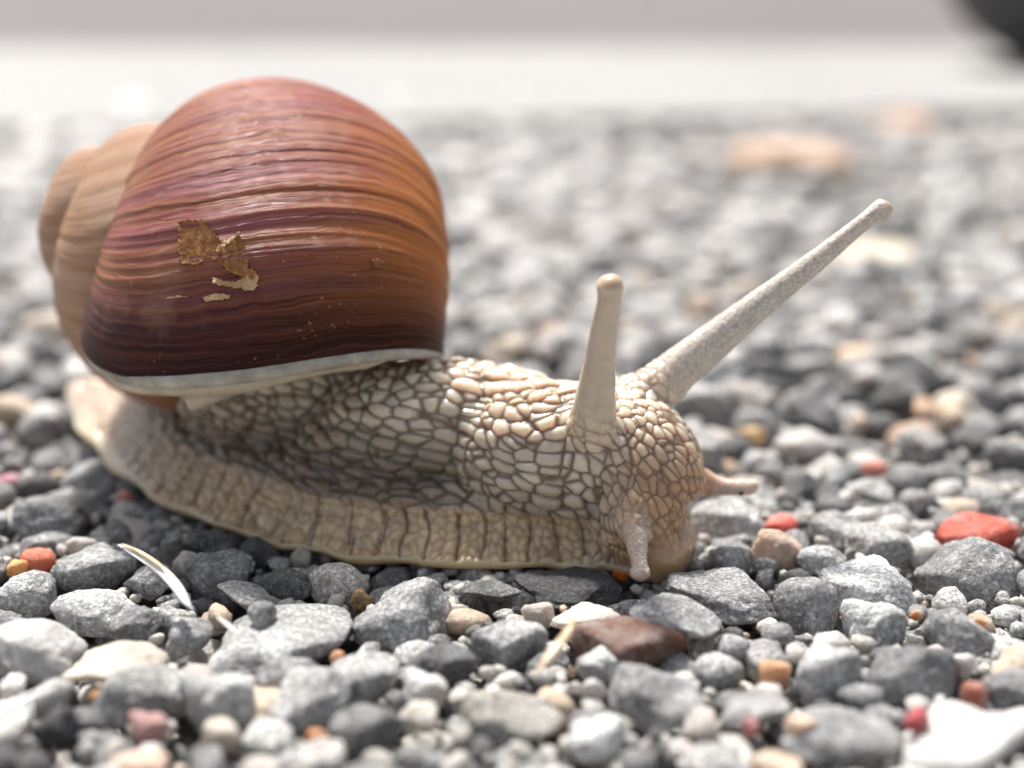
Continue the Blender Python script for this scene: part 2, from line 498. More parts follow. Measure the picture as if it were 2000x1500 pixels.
# the stones one can point to in the photograph: centre, width and height in the photograph, tone, label
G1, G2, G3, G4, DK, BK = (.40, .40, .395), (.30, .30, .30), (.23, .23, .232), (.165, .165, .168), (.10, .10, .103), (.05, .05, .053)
WH, CR, TN, PE, OR, RD, PK, BR = (.60, .595, .58), (.58, .525, .45), (.52, .42, .31), (.62, .45, .34), (.52, .22, .08), (.52, .09, .055), (.42, .24, .23), (.15, .068, .045)
HERO_STONES = [
 # px, py, w, h, yaw, tone, quartz, name, label
 (72, 1095, 72, 56, 10, (.66, .17, .09), 1, 'red_pebble', 'rough coral red pebble beside the grey stones below the tail'),
 (34, 1112, 44, 40, 30, (.7, .36, .14), 1, 'orange_pebble', 'tan orange pebble touching the coral red pebble'),
 (185, 1112, 165, 92, 5, G1, 0, 'grey_stone', 'mid grey rough stone just right of the coral red pebble'),
 (50, 1165, 115, 98, 20, G1, 0, 'grey_stone', 'light grey lumpy stone directly below the coral red pebble'),
 (190, 1188, 165, 88, -12, (.46, .46, .455), 0, 'grey_stone', 'pale grey rough stone above the cream stone at lower left'),
 (292, 1135, 105, 70, 0, G2, 0, 'grey_stone', 'smooth dark grey stone under the curved white husk'),
 (430, 1130, 138, 112, 15, G3, 0, 'grey_stone', 'dark grey rounded rough stone right of the curved white husk'),
 (362, 1100, 56, 60, 0, CR, 1, 'cream_pebble', 'small cream pebble wedged behind the curved white husk'),
 (482, 1164, 135, 56, -18, G1, 0, 'grey_stone', 'slim light grey stone pointing down to the right below the foot'),
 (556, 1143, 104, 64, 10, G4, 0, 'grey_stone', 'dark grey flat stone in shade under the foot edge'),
 (662, 1142, 118, 82, -10, (.52, .49, .44), 0, 'tan_stone', 'pale tan stone with a brown end below the middle of the foot'),
 (706, 1140, 45, 52, -10, (.36, .22, .1), 0, 'brown_pebble', 'brown gritty pebble stuck to the pale tan stone'),
 (264, 1222, 112, 68, 25, G3, 0, 'grey_stone', 'dark grey angular stone above the cream translucent stone'),
 (70, 1268, 185, 112, -12, WH, 1, 'white_stone', 'large bright white stone at the lower left edge'),
 (222, 1298, 205, 100, 12, CR, 1, 'cream_stone', 'cream translucent stone right of the large white stone'),
 (288, 1352, 196, 122, 0, (.5, .5, .49), 0, 'grey_stone', 'pale grey dome shaped stone in front of the cream translucent stone'),
 (545, 1243, 290, 138, 14, G1, 0, 'grey_stone', 'longest grey stone with a pale left end, lower left of centre'),
 (786, 1216, 205, 140, 32, (.36, .36, .36), 0, 'grey_stone', 'sparkling grey oblong stone tilted up to the right below the foot'),
 (368, 1240, 98, 62, 20, G2, 0, 'grey_stone', 'small grey stone left of the longest grey stone'),
 (512, 1200, 66, 56, 60, G1, 0, 'grey_stone', 'small pale grey upright stone above the longest grey stone'),
 (422, 1368, 155, 116, -10, G1, 0, 'grey_stone', 'grey blunt stone right of the pale dome shaped stone'),
 (288, 1420, 88, 62, -20, PK, 1, 'pink_stone', 'mauve pink stone in front of the pale dome shaped stone'),
 (436, 1430, 82, 54, -10, CR, 1, 'cream_pebble', 'small glossy cream pebble near the bottom edge'),
 (600, 1368, 190, 110, 40, (.46, .46, .455), 0, 'grey_stone', 'pale grey ridge shaped stone slanting below the longest grey stone'),
 (716, 1424, 146, 96, 10, G3, 0, 'grey_stone', 'dark grey stone beside the orange bead near the bottom edge'),
 (702, 1322, 165, 98, 22, G1, 0, 'grey_stone', 'grey stone below the sparkling oblong stone'),
 (618, 1438, 42, 34, 0, OR, 1, 'orange_pebble', 'bright orange bead beside a dark grey stone at the bottom'),
 (826, 1348, 100, 80, -30, WH, 1, 'white_pebble', 'white waxy pebble in the pale grit below the sparkling oblong stone'),
 (815, 1402, 80, 58, 10, (.66, .62, .56), 1, 'white_pebble', 'off white pebble in front of the white waxy pebble'),
 (110, 1424, 92, 74, 30, DK, 0, 'black_stone', 'nearly black lumpy stone in the lower left corner'),
 (187, 1363, 26, 30, 0, OR, 1, 'orange_pebble', 'tiny orange bead left of the pale dome shaped stone'),
 (658, 1286, 30, 30, 0, (.6, .24, .1), 1, 'orange_pebble', 'tiny rust orange bead at the right end of the longest grey stone'),
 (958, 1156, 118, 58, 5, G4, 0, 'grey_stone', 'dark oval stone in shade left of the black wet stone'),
 (995, 1262, 155, 108, 5, (.38, .38, .38), 0, 'grey_stone', 'smooth light grey stone left of the brown translucent stone'),
 (880, 1290, 115, 66, 0, G4, 0, 'grey_stone', 'dark grey stone below and right of the sparkling oblong stone'),
 (270, 1488, 120, 50, 0, PE, 1, 'pink_stone', 'blurred salmon stone cut by the bottom edge'),
 (1000, 1398, 205, 110, -8, (.3, .285, .26), 0, 'grey_stone', 'blurred grey stone with a cream topped back below centre'),
 (1108, 1150, 210, 86, -6, BK, 0, 'black_stone', 'black wet looking stone under the snail chin'),
 (1140, 1206, 140, 62, 12, (.7, .62, .57), 1, 'quartz_pebble', 'pinkish white quartz pebble on the brown translucent stone'),
 (1050, 1202, 66, 54, 0, (.5, .45, .4), 1, 'tan_pebble', 'small greyish tan pebble left of the pinkish quartz pebble'),
 (1228, 1262, 232, 130, -4, BR, 1, 'brown_stone', 'wine brown translucent stone with glossy top'),
 (1408, 1160, 240, 122, -14, (.26, .26, .262), 0, 'grey_stone', 'big speckled grey stone with a dark left end in front of the chin'),
 (1322, 1218, 172, 78, -22, G2, 0, 'grey_stone', 'flat speckled grey stone right of the brown translucent stone'),
 (1572, 1190, 142, 168, 70, (.28, .28, .282), 0, 'grey_stone', 'tall dark grey stone between the speckled stone and the white block'),
 (1690, 1152, 206, 118, -10, (.72, .72, .71), 0, 'white_stone', 'brilliant white flat topped block at the right'),
 (1702, 1222, 132, 108, -20, (.5, .5, .49), 0, 'grey_stone', 'pale grey wedge under the brilliant white block'),
 (1888, 1130, 200, 156, -14, (.3, .3, .3), 0, 'grey_stone', 'large grey angular stone with a dark front face below the red stone'),
 (1908, 1044, 158, 84, 8, RD, 1, 'red_stone', 'large bright red stone at the right edge'),
 (1514, 1072, 108, 88, 0, PE, 1, 'peach_stone', 'peach translucent stone right of the snail head'),
 (1526, 1024, 66, 40, 0, (.66, .12, .09), 1, 'red_pebble', 'small red pebble behind the peach translucent stone'),
 (1718, 1066, 130, 84, -14, (.42, .415, .4), 0, 'grey_stone', 'grey stone with a pale sloping top behind the brilliant white block'),
 (1874, 1240, 145, 104, -20, (.3, .3, .3), 0, 'grey_stone', 'speckled grey stone below the large angular stone'),
 (1790, 1202, 24, 22, 0, (.5, .2, .04), 1, 'orange_pebble', 'tiny amber bead right of the pale grey wedge'),
 (1915, 1217, 22, 22, 0, (.55, .2, .05), 1, 'orange_pebble', 'tiny amber bead on top of the speckled grey stone'),
 (1512, 1322, 70, 80, 60, (.66, .36, .2), 1, 'orange_stone', 'apricot translucent stone left of a pale grey stone'),
 (1616, 1322, 155, 134, 15, (.44, .44, .435), 0, 'grey_stone', 'pale grey humped stone right of the apricot stone'),
 (1772, 1322, 196, 158, 25, G2, 0, 'grey_stone', 'dark grey pyramid shaped stone at lower right'),
 (1470, 1382, 145, 76, 8, G2, 0, 'grey_stone', 'grey low stone below the apricot stone'),
 (1640, 1434, 235, 130, -6, (.33, .33, .33), 0, 'grey_stone', 'large blurred grey stone near the bottom edge at lower right'),
 (1880, 1452, 290, 150, 10, (.58, .575, .56), 1, 'white_stone', 'large white rounded stone in the lower right corner'),
 (1466, 1422, 40, 54, 80, (.36, .1, .12), 1, 'pink_pebble', 'small plum red pebble below the low grey stone'),
 (1566, 1422, 66, 44, -10, PE, 1, 'peach_pebble', 'small peach pebble left of the large blurred grey stone'),
 (1790, 1408, 60, 44, 30, (.4, .05, .06), 1, 'red_pebble', 'crimson pebble peeping over the large white rounded stone'),
 (1904, 1356, 56, 50, -20, (.42, .13, .08), 1, 'red_pebble', 'brick brown pebble above the large white rounded stone'),
 (1936, 1338, 34, 30, 0, (.6, .4, .3), 1, 'peach_pebble', 'pale peach pebble beside the brick brown pebble'),
 (1168, 1302, 92, 66, 0, (.46, .46, .46), 0, 'grey_stone', 'small pale grey stone in front of the brown translucent stone'),
 (1282, 1366, 195, 116, -22, (.36, .36, .36), 0, 'grey_stone', 'light grey stone below the brown translucent stone'),
 (1160, 1346, 56, 46, 0, WH, 1, 'white_pebble', 'tiny bright white pebble below the small pale grey stone'),
 (1160, 1436, 130, 76, 50, (.6, .6, .59), 0, 'white_stone', 'whitish slanting stone near the bottom edge at centre'),
 (1602, 1092, 104, 62, -5, (.4, .4, .4), 0, 'grey_stone', 'small grey stone between the peach stone and the white block'),
 (1424, 1096, 96, 82, 30, (.4, .4, .39), 0, 'grey_stone', 'light grey stone between the snail mouth and the peach stone'),
 (1884, 1300, 52, 64, 80, (.74, .73, .7), 1, 'quartz_pebble', 'clear white crystal pebble right of the pyramid stone'),
 (1213, 1121, 34, 30, 0, (.75, .2, .02), 1, 'orange_pebble', 'vivid orange bead under the snail mouth'),
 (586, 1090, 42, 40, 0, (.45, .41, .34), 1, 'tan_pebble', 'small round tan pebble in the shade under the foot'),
 (1420, 1015, 150, 84, 0, (.5, .5, .49), 0, 'grey_stone', 'whitish stone just right of the snail face'),
 (1706, 915, 52, 36, 0, (.66, .22, .16), 1, 'red_pebble', 'coral pebble in the blurred gravel right of the head'),
 (1470, 852, 54, 40, 0, (.7, .45, .2), 1, 'orange_pebble', 'blurred honey pebble above the small face tentacle'),
 (1520, 770, 110, 70, 0, DK, 0, 'black_stone', 'blurred dark grey stone beneath the long tentacle'),
 (1500, 700, 84, 64, 0, BK, 0, 'black_stone', 'blurred black stone touching the long tentacle outline from below'),
 (1690, 690, 130, 52, 0, (.68, .5, .34), 1, 'peach_stone', 'blurred peach stone below the end of the long tentacle'),
 (1780, 745, 130, 70, 0, DK, 0, 'black_stone', 'blurred black stone below the blurred peach stone'),
 (1775, 790, 110, 40, 0, (.55, .34, .22), 1, 'orange_stone', 'blurred rusty stone among grey ones at the right'),
 (1860, 790, 90, 60, 0, (.66, .6, .5), 1, 'cream_stone', 'blurred cream stone right of the blurred rusty stone'),
 (1700, 490, 200, 46, 0, (.8, .7, .55), 1, 'cream_stone', 'large blurred cream stone under the tip of the long tentacle'),
 (1540, 330, 235, 120, 0, (.58, .40, .28), 1, 'orange_stone', 'largest blurred orange stone far behind the long tentacle'),
 (1590, 385, 90, 60, 0, BK, 0, 'black_stone', 'blurred black stone in front of the largest orange stone'),
 (1770, 238, 150, 44, 0, (.6, .3, .14), 1, 'orange_stone', 'farthest blurred orange brown stone near the pale paving'),
 (1900, 240, 190, 70, 0, DK, 0, 'black_stone', 'farthest blurred dark stone beside the orange brown stone'),
 (1090, 655, 90, 44, 0, (.7, .5, .38), 1, 'peach_stone', 'blurred peach stone left of the near upper tentacle'),
 (1360, 632, 84, 36, 0, (.7, .52, .32), 1, 'tan_stone', 'blurred sandy stone between the two upper tentacles'),
 (1225, 640, 60, 60, 0, BK, 0, 'black_stone', 'blurred black stone just right of the near upper tentacle'),
 (18, 945, 60, 40, 0, (.5, .22, .28), 1, 'pink_stone', 'blurred rose pink stone at the left edge near the tail'),
 (245, 973, 36, 30, 0, (.5, .2, .15), 1, 'red_pebble', 'small rusty red pebble beside the rear edge of the foot'),
 (100, 1010, 150, 90, 0, G3, 0, 'grey_stone', 'blurred dark grey stone left of the foot'),
 (190, 935, 120, 80, 0, (.42, .42, .415), 0, 'grey_stone', 'blurred light grey stone touching the foot near the tail'),
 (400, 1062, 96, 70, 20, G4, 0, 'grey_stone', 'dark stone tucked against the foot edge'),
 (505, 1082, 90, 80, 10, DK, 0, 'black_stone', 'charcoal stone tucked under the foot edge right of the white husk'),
]
for (px, py, w, h, yaw, col, qz, name, label) in HERO_STONES:
    zc = 0.02 if w > 60 else 0.12
    for _ in range(3):
        p = at_z(px, py, zc)
        d = (p - CAMP) @ FWD
        a = 0.5 * w * d / FPX
        ph = math.atan2(CAM_H - zc, p[1] - CAM_Y)
        b = a * 0.78 if h < w else a * 0.9
        hh = 0.5 * h * d / FPX
        v2 = hh ** 2 - (b * math.sin(ph)) ** 2
        if v2 < (0.45 * a) ** 2 * math.cos(ph) ** 2:
            v2 = (0.5 * hh) ** 2
            b = min(b, math.sqrt(max(hh ** 2 - v2, 1e-4)) / math.sin(ph))
        c = min(math.sqrt(v2) / math.cos(ph), 1.1 * a)
        # rest on the bed: most of the stone shows above it
        dd_ = drop(p[0], p[1], a * .8, b * .8, c, 0, .5)
        zc = max(min(dd_[0] if dd_ else 0, 0.30), 0.05 - 0.2 * c)
        if w < 60: zc = max(zc, 0.02)
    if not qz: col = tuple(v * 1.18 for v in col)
    yr = math.radians(yaw)
    blk = BLOCK[min(HH - 1, int((p[1] - GY0) / CELL)), int((p[0] - GX0) / CELL)]
    dpt = drop(p[0], p[1], a, b, c, yr, z=zc, hero=True)
    settle(dpt)
    HERO[dpt[1], dpt[2]] |= dpt[3] < 0.85
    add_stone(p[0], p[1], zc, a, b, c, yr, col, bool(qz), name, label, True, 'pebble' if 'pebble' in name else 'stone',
              tilt=(rng.normal(0, .1), -math.radians(yaw) * 0.5 if abs(yaw) < 50 else 0.0))

fill(2100, -4.8, 3.2, 0.07, 0.40, 8, 0.16, small_bias=1.7)
fill(3600, -4.8, 3.0, 0.045, 0.13, 5, 0.05, grit=True)
fill(1350, 3, 14, 0.16, 0.60, 6, 0.36, small_bias=1.2)
fill(1850, 13, 42, 0.3, 0.85, 4, 0.5)

# which are objects of their own: the 300 that show largest
def shown_area(s):
    px, py, d = project((s.x, s.y, s.z))
    if not (-60 < px < 2060 and 150 < py < 1560): return 0
    jj, ii = min(HH - 1, max(0, int((s.y - GY0) / CELL))), min(HW - 1, max(0, int((s.x - GX0) / CELL)))
    vis = 1.0 if s.z + s.c > H[jj, ii] - 0.06 else 0.05
    if BLOCK[jj, ii] < 5: vis *= 0.02
    if 75 < px < 880 and 160 < py < 740: vis = 0      # behind the shell
    if 880 < px < 1340 and 730 < py < 1090: vis = 0   # behind the neck
    return s.a * s.c * (FPX / d) ** 2 * vis
loose = [s for s in stones if not s.hero]
loose.sort(key=shown_area, reverse=True)
singles = loose[:300 - len(HERO_STONES)]
rest = loose[300 - len(HERO_STONES):]

KIND_WORD = {'grey': 'grey', 'dark': 'charcoal', 'pale': 'whitish', 'tan': 'sandy tan', 'orange': 'dull orange', 'pink': 'dull reddish'}
MARKS = [(h[0], h[1], h[9 - 1]) for h in HERO_STONES]
SHORT = {}
for h in HERO_STONES:
    t = h[8]
    for cut in (' beside', ' touching', ' just', ' directly', ' above', ' under', ' right', ' wedged', ' pointing', ' stuck', ' below', ' at ', ' in ', ' near', ' left', ' behind', ' tucked', ' cut',
                ' with', ' between', ' on ', ' peeping', ' beneath', ' among', ' far', ' and '):
        k = t.find(cut)
        if k > 0: t = t[:k]
    SHORT.setdefault(t, []).append((h[0], h[1]))
LANDMARKS = [(xy[0], t) for t, xy in SHORT.items() if len(xy) == 1 and not t.startswith(('small grey', 'grey stone', 'mid grey', 'dark stone'))]
used_labels = set()
def label_loose(o, s, px, py, d):
    w = 2 * s.a * FPX / d
    size = 'small' if w < 62 else 'middling' if w < 95 else 'big'
    form = 'flat' if s.c < .56 * s.a else 'blunt' if s.b > .86 * s.a else 'oblong' if s.b < .7 * s.a else 'rounded'
    tone_ = KIND_WORD[s.cat]
    if s.cat == 'grey': tone_ = 'light grey' if s.col[0] > .38 else 'mid grey' if s.col[0] > .27 else 'dark grey'
    blur = 'blurred ' if s.y > 6 else ''
    near = sorted(LANDMARKS, key=lambda L: (L[0][0] - px) ** 2 + 2.0 * (L[0][1] - py) ** 2)[:12]
    for (lx_, ly_), t in near:
        dx, dy = px - lx_, py - ly_
        far_ = math.hypot(dx, dy) > 170
        if abs(dx) > 1.8 * abs(dy): rel = ('right' if dx > 0 else 'left') + ' of'
        elif abs(dy) > 1.8 * abs(dx): rel = 'in front of' if dy > 0 else 'behind'
        else: rel = ('in front' if dy > 0 else 'behind') + (' and right' if dx > 0 else ' and left') + ' of'
        lab = f'{size} {blur}{form} {tone_} stone {"farther " if far_ else "just "}{rel} the {t}'
        if len(lab.split()) > 16: lab = lab.replace('blurred ', '', 1)
        if lab not in used_labels and len(lab.split()) <= 16:
            used_labels.add(lab)
            tag(o, lab, 'stone', 'loose stones of the gravel')
            return
    tag(o, f'{blur}{tone_} gravel stone, one of many alike among its neighbours', 'stone', f'{blur}{tone_} gravel stones among many alike')
def put_stone(s):
    px, py, d = project((s.x, s.y, s.z))
    sub = 4 if s.a * FPX / d > 40 and d < 24 else 3
    o = bpy.data.objects.new(s.name, proto(s.pi, sub, QUARTZ_O if s.quartz else ROCK_O))
    o.location = (s.x * S, s.y * S, s.z * S)
    o.rotation_euler = (s.tilt[0], s.tilt[1], s.yaw)
    o.scale = (s.a * S, s.b * S, s.c * S)
    o.color = (*s.col, 1)
    COL.objects.link(o)
    if s.hero:
        tag(o, s.label, s.cat)
    else:
        label_loose(o, s, px, py, d)
    return o
for s in stones:
    if s.hero: put_stone(s)
for s in singles: put_stone(s)

def joined(lst, name, mat):
    Vs, Fs, Cs, off = [], [], [], 0
    for s in lst:
        px, py, d = project((s.x, s.y, s.z))
        sub = 2 if d < 30 else 1
        V, F = PROTO_V[sub][s.pi]
        R = np.array((Matrix.Rotation(s.yaw, 3, 'Z') @ Matrix.Rotation(s.tilt[1], 3, 'Y') @ Matrix.Rotation(s.tilt[0], 3, 'X')))
        W = (V * np.array([s.a, s.b, s.c])) @ R.T + np.array([s.x, s.y, s.z])
        Vs.append(W); Fs.append(F + off); Cs.append(np.repeat([s.col], len(V), 0)); off += len(V)
    me = mesh_np(name, np.vstack(Vs), np.vstack(Fs))
    set_color(me, 'tone', np.vstack(Cs))
    return tag(link(name, me, mat), kind='stuff')
joined([s for s in rest if not s.quartz], 'gravel', ROCK_S)
joined([s for s in rest if s.quartz], 'pale_gravel', QUARTZ_S)

# sand grains in the gaps
def grains(n, y0, y1):
    V0, F0 = ICO[1]
    Vs, Fs, Cs, off = [], [], [], 0
    for _ in range(n):
        y = math.sqrt(rng.uniform((y0 - CAM_Y) ** 2, (y1 - CAM_Y) ** 2)) + CAM_Y
        x = rng.uniform(-1, 1) * half_width(y)
        j, i = int((y - GY0) / CELL), int((x - GX0) / CELL)
        if not (2 <= j < HH - 2 and 2 <= i < HW - 2): continue
        if HERO[j, i] and rng.random() < .97: continue
        loc = H[j - 2:j + 3, i - 2:i + 3]
        big = H[max(0, j - 5):j + 6, max(0, i - 5):i + 6]
        if H[j, i] > np.percentile(big, 30): continue
        if BLOCK[j, i] < 5: continue
        r = 0.018 + 0.05 * rng.random() ** 2.5
        u = rng.random()
        col = (.68, .65, .6) if u < .5 else (.42, .41, .4) if u < .72 else (.55, .43, .3) if u < .88 else (.6, .24, .07) if u < .95 else (.1, .1, .1)
        W = V0 * (r * rng.uniform(.7, 1.2, 3)) * (1 + .25 * (rng.random((len(V0), 1)) - .5)) + np.array([x, y, H[j, i] - .05 + rng.uniform(-.05, .03)])
        Vs.append(W); Fs.append(F0 + off); Cs.append(np.repeat([col], len(V0), 0)); off += len(V0)
    me = mesh_np('sand', np.vstack(Vs), np.vstack(Fs))
    set_color(me, 'tone', np.vstack(Cs))
    return tag(link('sand', me, QUARTZ_S), kind='stuff')
grains(20000, -4.5, 3.5)

# ------------------------------------------------------------------ snail body
def tube(C, R, n=24, cap=True):
    """closed tube along C (m,3) with radii R (m,) or (m,2)"""
    C = np.asarray(C, float); R = np.asarray(R, float)
    if R.ndim == 1: R = np.stack([R, R], 1)
    m_ = len(C)
    Tn = np.gradient(C, axis=0); Tn /= np.linalg.norm(Tn, axis=1)[:, None]
    ref = np.array([0, 0, 1.0]) if abs(Tn[:, 2]).mean() < .8 else np.array([0, 1.0, 0])
    A = np.cross(Tn, ref); A /= np.linalg.norm(A, axis=1)[:, None]
    B = np.cross(A, Tn)
    ang = np.linspace(0, 2 * np.pi, n, endpoint=False)
    V = (C[:, None, :] + A[:, None, :] * (R[:, 0:1] * np.cos(ang))[:, :, None] + B[:, None, :] * (R[:, 1:2] * np.sin(ang))[:, :, None]).reshape(-1, 3)
    F = [(i * n + k, i * n + (k + 1) % n, (i + 1) * n + (k + 1) % n, (i + 1) * n + k) for i in range(m_ - 1) for k in range(n)]
    tri = []
    if cap:
        V = np.vstack([V, C[0], C[-1]])
        a, b_ = len(V) - 2, len(V) - 1
        for k in range(n):
            tri.append((a, (k + 1) % n, k)); tri.append((b_, (m_ - 1) * n + k, (m_ - 1) * n + (k + 1) % n))
    return V, F + tri

def ellipsoid(c, r, rot=None):
    V, F = ICO[3]
    W = V * np.array(r)
    if rot is not None: W = W @ np.array(Matrix.Rotation(rot[0], 3, rot[1])).T
    return W + np.array(c), [tuple(f) for f in F]

pieces = []
# foot: a wide flat sole with a sloping fringe
NS = len(MID)
prof = [(-1.0, .075), (-.985, .02), (-.9, 0), (0, 0), (.9, 0), (.985, .02), (1.0, .075), (.985, .14)]
V, F = [], []
u = np.linspace(0, 1, NS)
hs = np.interp(u, [0, .08, .25, .5, 1], [.14, .45, .85, 1.0, 1.0])
for i in range(NS):
    w, z0, h = FW[i] + .035 * math.sin(i * 1.15) * min(1, i / 8), MID[i, 2] - .14 + .022 * math.sin(i * .83 + 1), hs[i]
    n2 = NRM[i]
    pts = [(-w, .09 * h), (-w + .03, .02), (-w + .12, 0), (0, 0), (w - .12, 0), (w - .03, .02), (w, .09 * h),
           (w - .04, .13 * h), (w * .83, .20 * h), (w * .60, .46 * h), (0, .95 * h), (-w * .60, .46 * h), (-w * .83, .20 * h), (-w + .04, .13 * h)]
    if w < .2:
        pts = [(x * 1.0, z) for x, z in [(-w, .09 * h), (-w * .9, .02), (-w * .6, 0), (0, 0), (w * .6, 0), (w * .9, .02), (w, .09 * h),
               (w * .9, .3 * h), (w * .7, .5 * h), (w * .4, .7 * h), (0, .8 * h), (-w * .4, .7 * h), (-w * .7, .5 * h), (-w * .9, .3 * h)]]
    for (x, z) in pts:
        V.append((MID[i, 0] + n2[0] * x, MID[i, 1] + n2[1] * x, z0 + z))
n = 14
F = [(i * n + k, (i + 1) * n + k, (i + 1) * n + (k + 1) % n, i * n + (k + 1) % n) for i in range(NS - 1) for k in range(n)]
F += [tuple(range(n)), tuple(reversed(range((NS - 1) * n, NS * n)))]
pieces.append((np.array(V), F))

def midpt(q):
    x = q * (NS - 1)
    return np.array([np.interp(x, np.arange(NS), MID[:, k]) for k in range(3)])
# trunk and neck: (position along the foot or x,y ; z ; radii)
TR = [(.08, .40, .14, .12), (.18, .42, .40, .24), (.30, .44, .60, .34), (.42, .50, .68, .44), (.50, .66, .72, .60), (.57, .86, .66, .74), (.66, 1.0, .64, .74), (.76, .94, .63, .72)]
C, R = [], []
for q, z, rw, rh in TR:
    p = midpt(q); C.append((p[0], p[1], z)); R.append((rw, rh))
base = midpt(.76)
for (px, py, d, rw, rh) in [(1010, 890, 14.25, .66, .76), (1130, 900, 14.12, .66, .76), (1225, 915, 14.0, .64, .76), (1280, 965, 13.9, .52, .62), (1310, 1005, 13.85, .34, .43)]:
    C.append(at_depth(px, py, d)); R.append((rw, rh))
C = catmull(C, 60); R = catmull(R, 60)
pieces.append(tube(C, R, 32))
CF = [midpt(q) for q in np.linspace(.34, .95, 14)]
pieces.append(tube([(p[0], p[1], .42) for p in CF], [(w_, .40) for w_ in np.interp(np.linspace(0, 1, 14), [0, .2, .7, 1], [.45, .84, .84, .5])], 28))
pieces.append(ellipsoid(at_depth(590, 785, 15.2), (1.3, .55, .66)))       # the stalk that goes up into the shell
NECK_C, NECK_R = C, R
# head
pieces.append(ellipsoid(at_depth(1243, 1000, 13.85), (.49, .60, .62)))
pieces.append(ellipsoid(at_depth(1277, 1066, 13.8), (.37, .50, .33)))
pieces.append(ellipsoid(at_depth(1322, 1055, 14.0), (.21, .36, .24)))
pieces.append(ellipsoid(at_depth(1225, 832, 14.0), (.43, .54, .40)))

# tentacles: (photo x, y, depth, radius in photo px)
TENT = {
 'near': [(1150, 872, 13.75, 62), (1158, 828, 13.42, 47), (1164, 770, 13.2, 39), (1172, 700, 12.92, 31), (1182, 630, 12.65, 25), (1189, 590, 12.5, 23), (1191, 572, 12.44, 25), (1192, 558, 12.4, 27), (1193, 546, 12.36, 20), (1193, 540, 12.34, 8)],
 'far': [(1225, 800, 14.1, 66), (1275, 765, 14.1, 52), (1330, 718, 14.05, 42), (1400, 662, 13.95, 36), (1480, 598, 13.8, 29), (1560, 536, 13.65, 23), (1640, 472, 13.55, 18), (1690, 432, 13.5, 16), (1712, 416, 13.5, 19), (1724, 410, 13.5, 22), (1736, 406, 13.5, 15), (1742, 404, 13.5, 7)],
 'near_small': [(1222, 925, 13.95, 56), (1233, 985, 13.52, 46), (1241, 1040, 13.32, 28), (1246, 1080, 13.22, 18), (1249, 1102, 13.17, 15), (1250, 1117, 13.16, 20), (1251, 1129, 13.15, 16), (1251, 1136, 13.15, 6)],
 'far_small': [(1330, 930, 14.1, 52), (1362, 940, 14.15, 34), (1395, 948, 14.15, 22), (1430, 952, 14.1, 15), (1455, 952, 14.1, 15), (1470, 951, 14.1, 14), (1478, 951, 14.1, 10), (1482, 951, 14.1, 4)],
}
TAX = {}
for k_, L in TENT.items():
    C = np.array([at_depth(px, py, d) for px, py, d, r in L]); R = np.array([r * d / FPX for px, py, d, r in L])
    C, R = catmull(C, 70), catmull(R[:, None], 70)[:, 0]
    TAX[k_] = (C, R)
    pieces.append(tube(C, R, 20))

Vs, Fs, off = [], [], 0
for V, F in pieces:
    Vs.append(V); Fs += [tuple(int(i) + off for i in f) for f in F]; off += len(V)
me = bpy.data.meshes.new('raw_body')
me.from_pydata(np.vstack(Vs).tolist(), [], Fs)
import bmesh
bm = bmesh.new(); bm.from_mesh(me)
# normals of every closed piece outward
bmesh.ops.recalc_face_normals(bm, faces=bm.faces)
bm.to_mesh(me); bm.free()
tmp = bpy.data.objects.new('raw_body', me); COL.objects.link(tmp)
rm = tmp.modifiers.new('r', 'REMESH'); rm.mode = 'VOXEL'; rm.voxel_size = 0.0155; rm.adaptivity = 0
dg = bpy.context.evaluated_depsgraph_get()
ev = tmp.evaluated_get(dg); em = ev.to_mesh()
nv = len(em.vertices)
P = np.empty(nv * 3, np.float32); em.vertices.foreach_get('co', P); P = P.reshape(-1, 3).astype(float)
nf = len(em.polygons)
lt = np.empty(nf, np.int32); em.polygons.foreach_get('loop_total', lt)
li = np.empty(len(em.loops), np.int32); em.loops.foreach_get('vertex_index', li)
assert (lt == 4).all()
Q = li.reshape(-1, 4)
ed = np.empty(len(em.edges) * 2, np.int32); em.edges.foreach_get('vertices', ed); ed = ed.reshape(-1, 2)
ev.to_mesh_clear()
bpy.data.objects.remove(tmp); bpy.data.meshes.remove(me)

deg = np.bincount(ed.ravel(), minlength=nv).astype(float)
def avg(X):
    A = np.zeros_like(X)
    for c_ in range(X.shape[1]):
        A[:, c_] = (np.bincount(ed[:, 0], X[ed[:, 1], c_], nv) + np.bincount(ed[:, 1], X[ed[:, 0], c_], nv))
    return A / deg[:, None]
# tentacles keep their shape, the rest is blended soft
tw = np.zeros(nv); tt = np.zeros(nv); which = np.zeros(nv, int)
for kk, (C, R) in enumerate(TAX.values()):
    near = np.where(((P - C.mean(0)) ** 2).sum(1) < (np.ptp(C, axis=0).max() + .6) ** 2)[0]
    d = np.linalg.norm(P[near][:, None, :] - C[None], axis=2)
    j = d.argmin(1)
    q = d[np.arange(len(j)), j] / R[j]
    w = sstep(1.35, 1.08, q) * (sstep(3, 17, j) if kk < 2 else sstep(6, 30, j))
    up = w > tw[near]
    tw[near[up]] = w[up]; tt[near[up]] = j[up] / 69.0; which[near[up]] = kk
for it in range(24):
    lam = 0.6 * (1 - tw)[:, None] + (0.25 * tw[:, None] if it < 4 else 0)
    P = P + lam * (avg(P) - P)

def normals(P):
    a, b_, c_, d_ = (P[Q[:, k]] for k in range(4))
    fn = np.cross(c_ - a, d_ - b_)
    N = np.zeros_like(P)
    for k in range(4):
        for x in range(3):
            N[:, x] += np.bincount(Q[:, k], fn[:, x], nv)
    return N / np.maximum(np.linalg.norm(N, axis=1), 1e-12)[:, None]
N = normals(P)
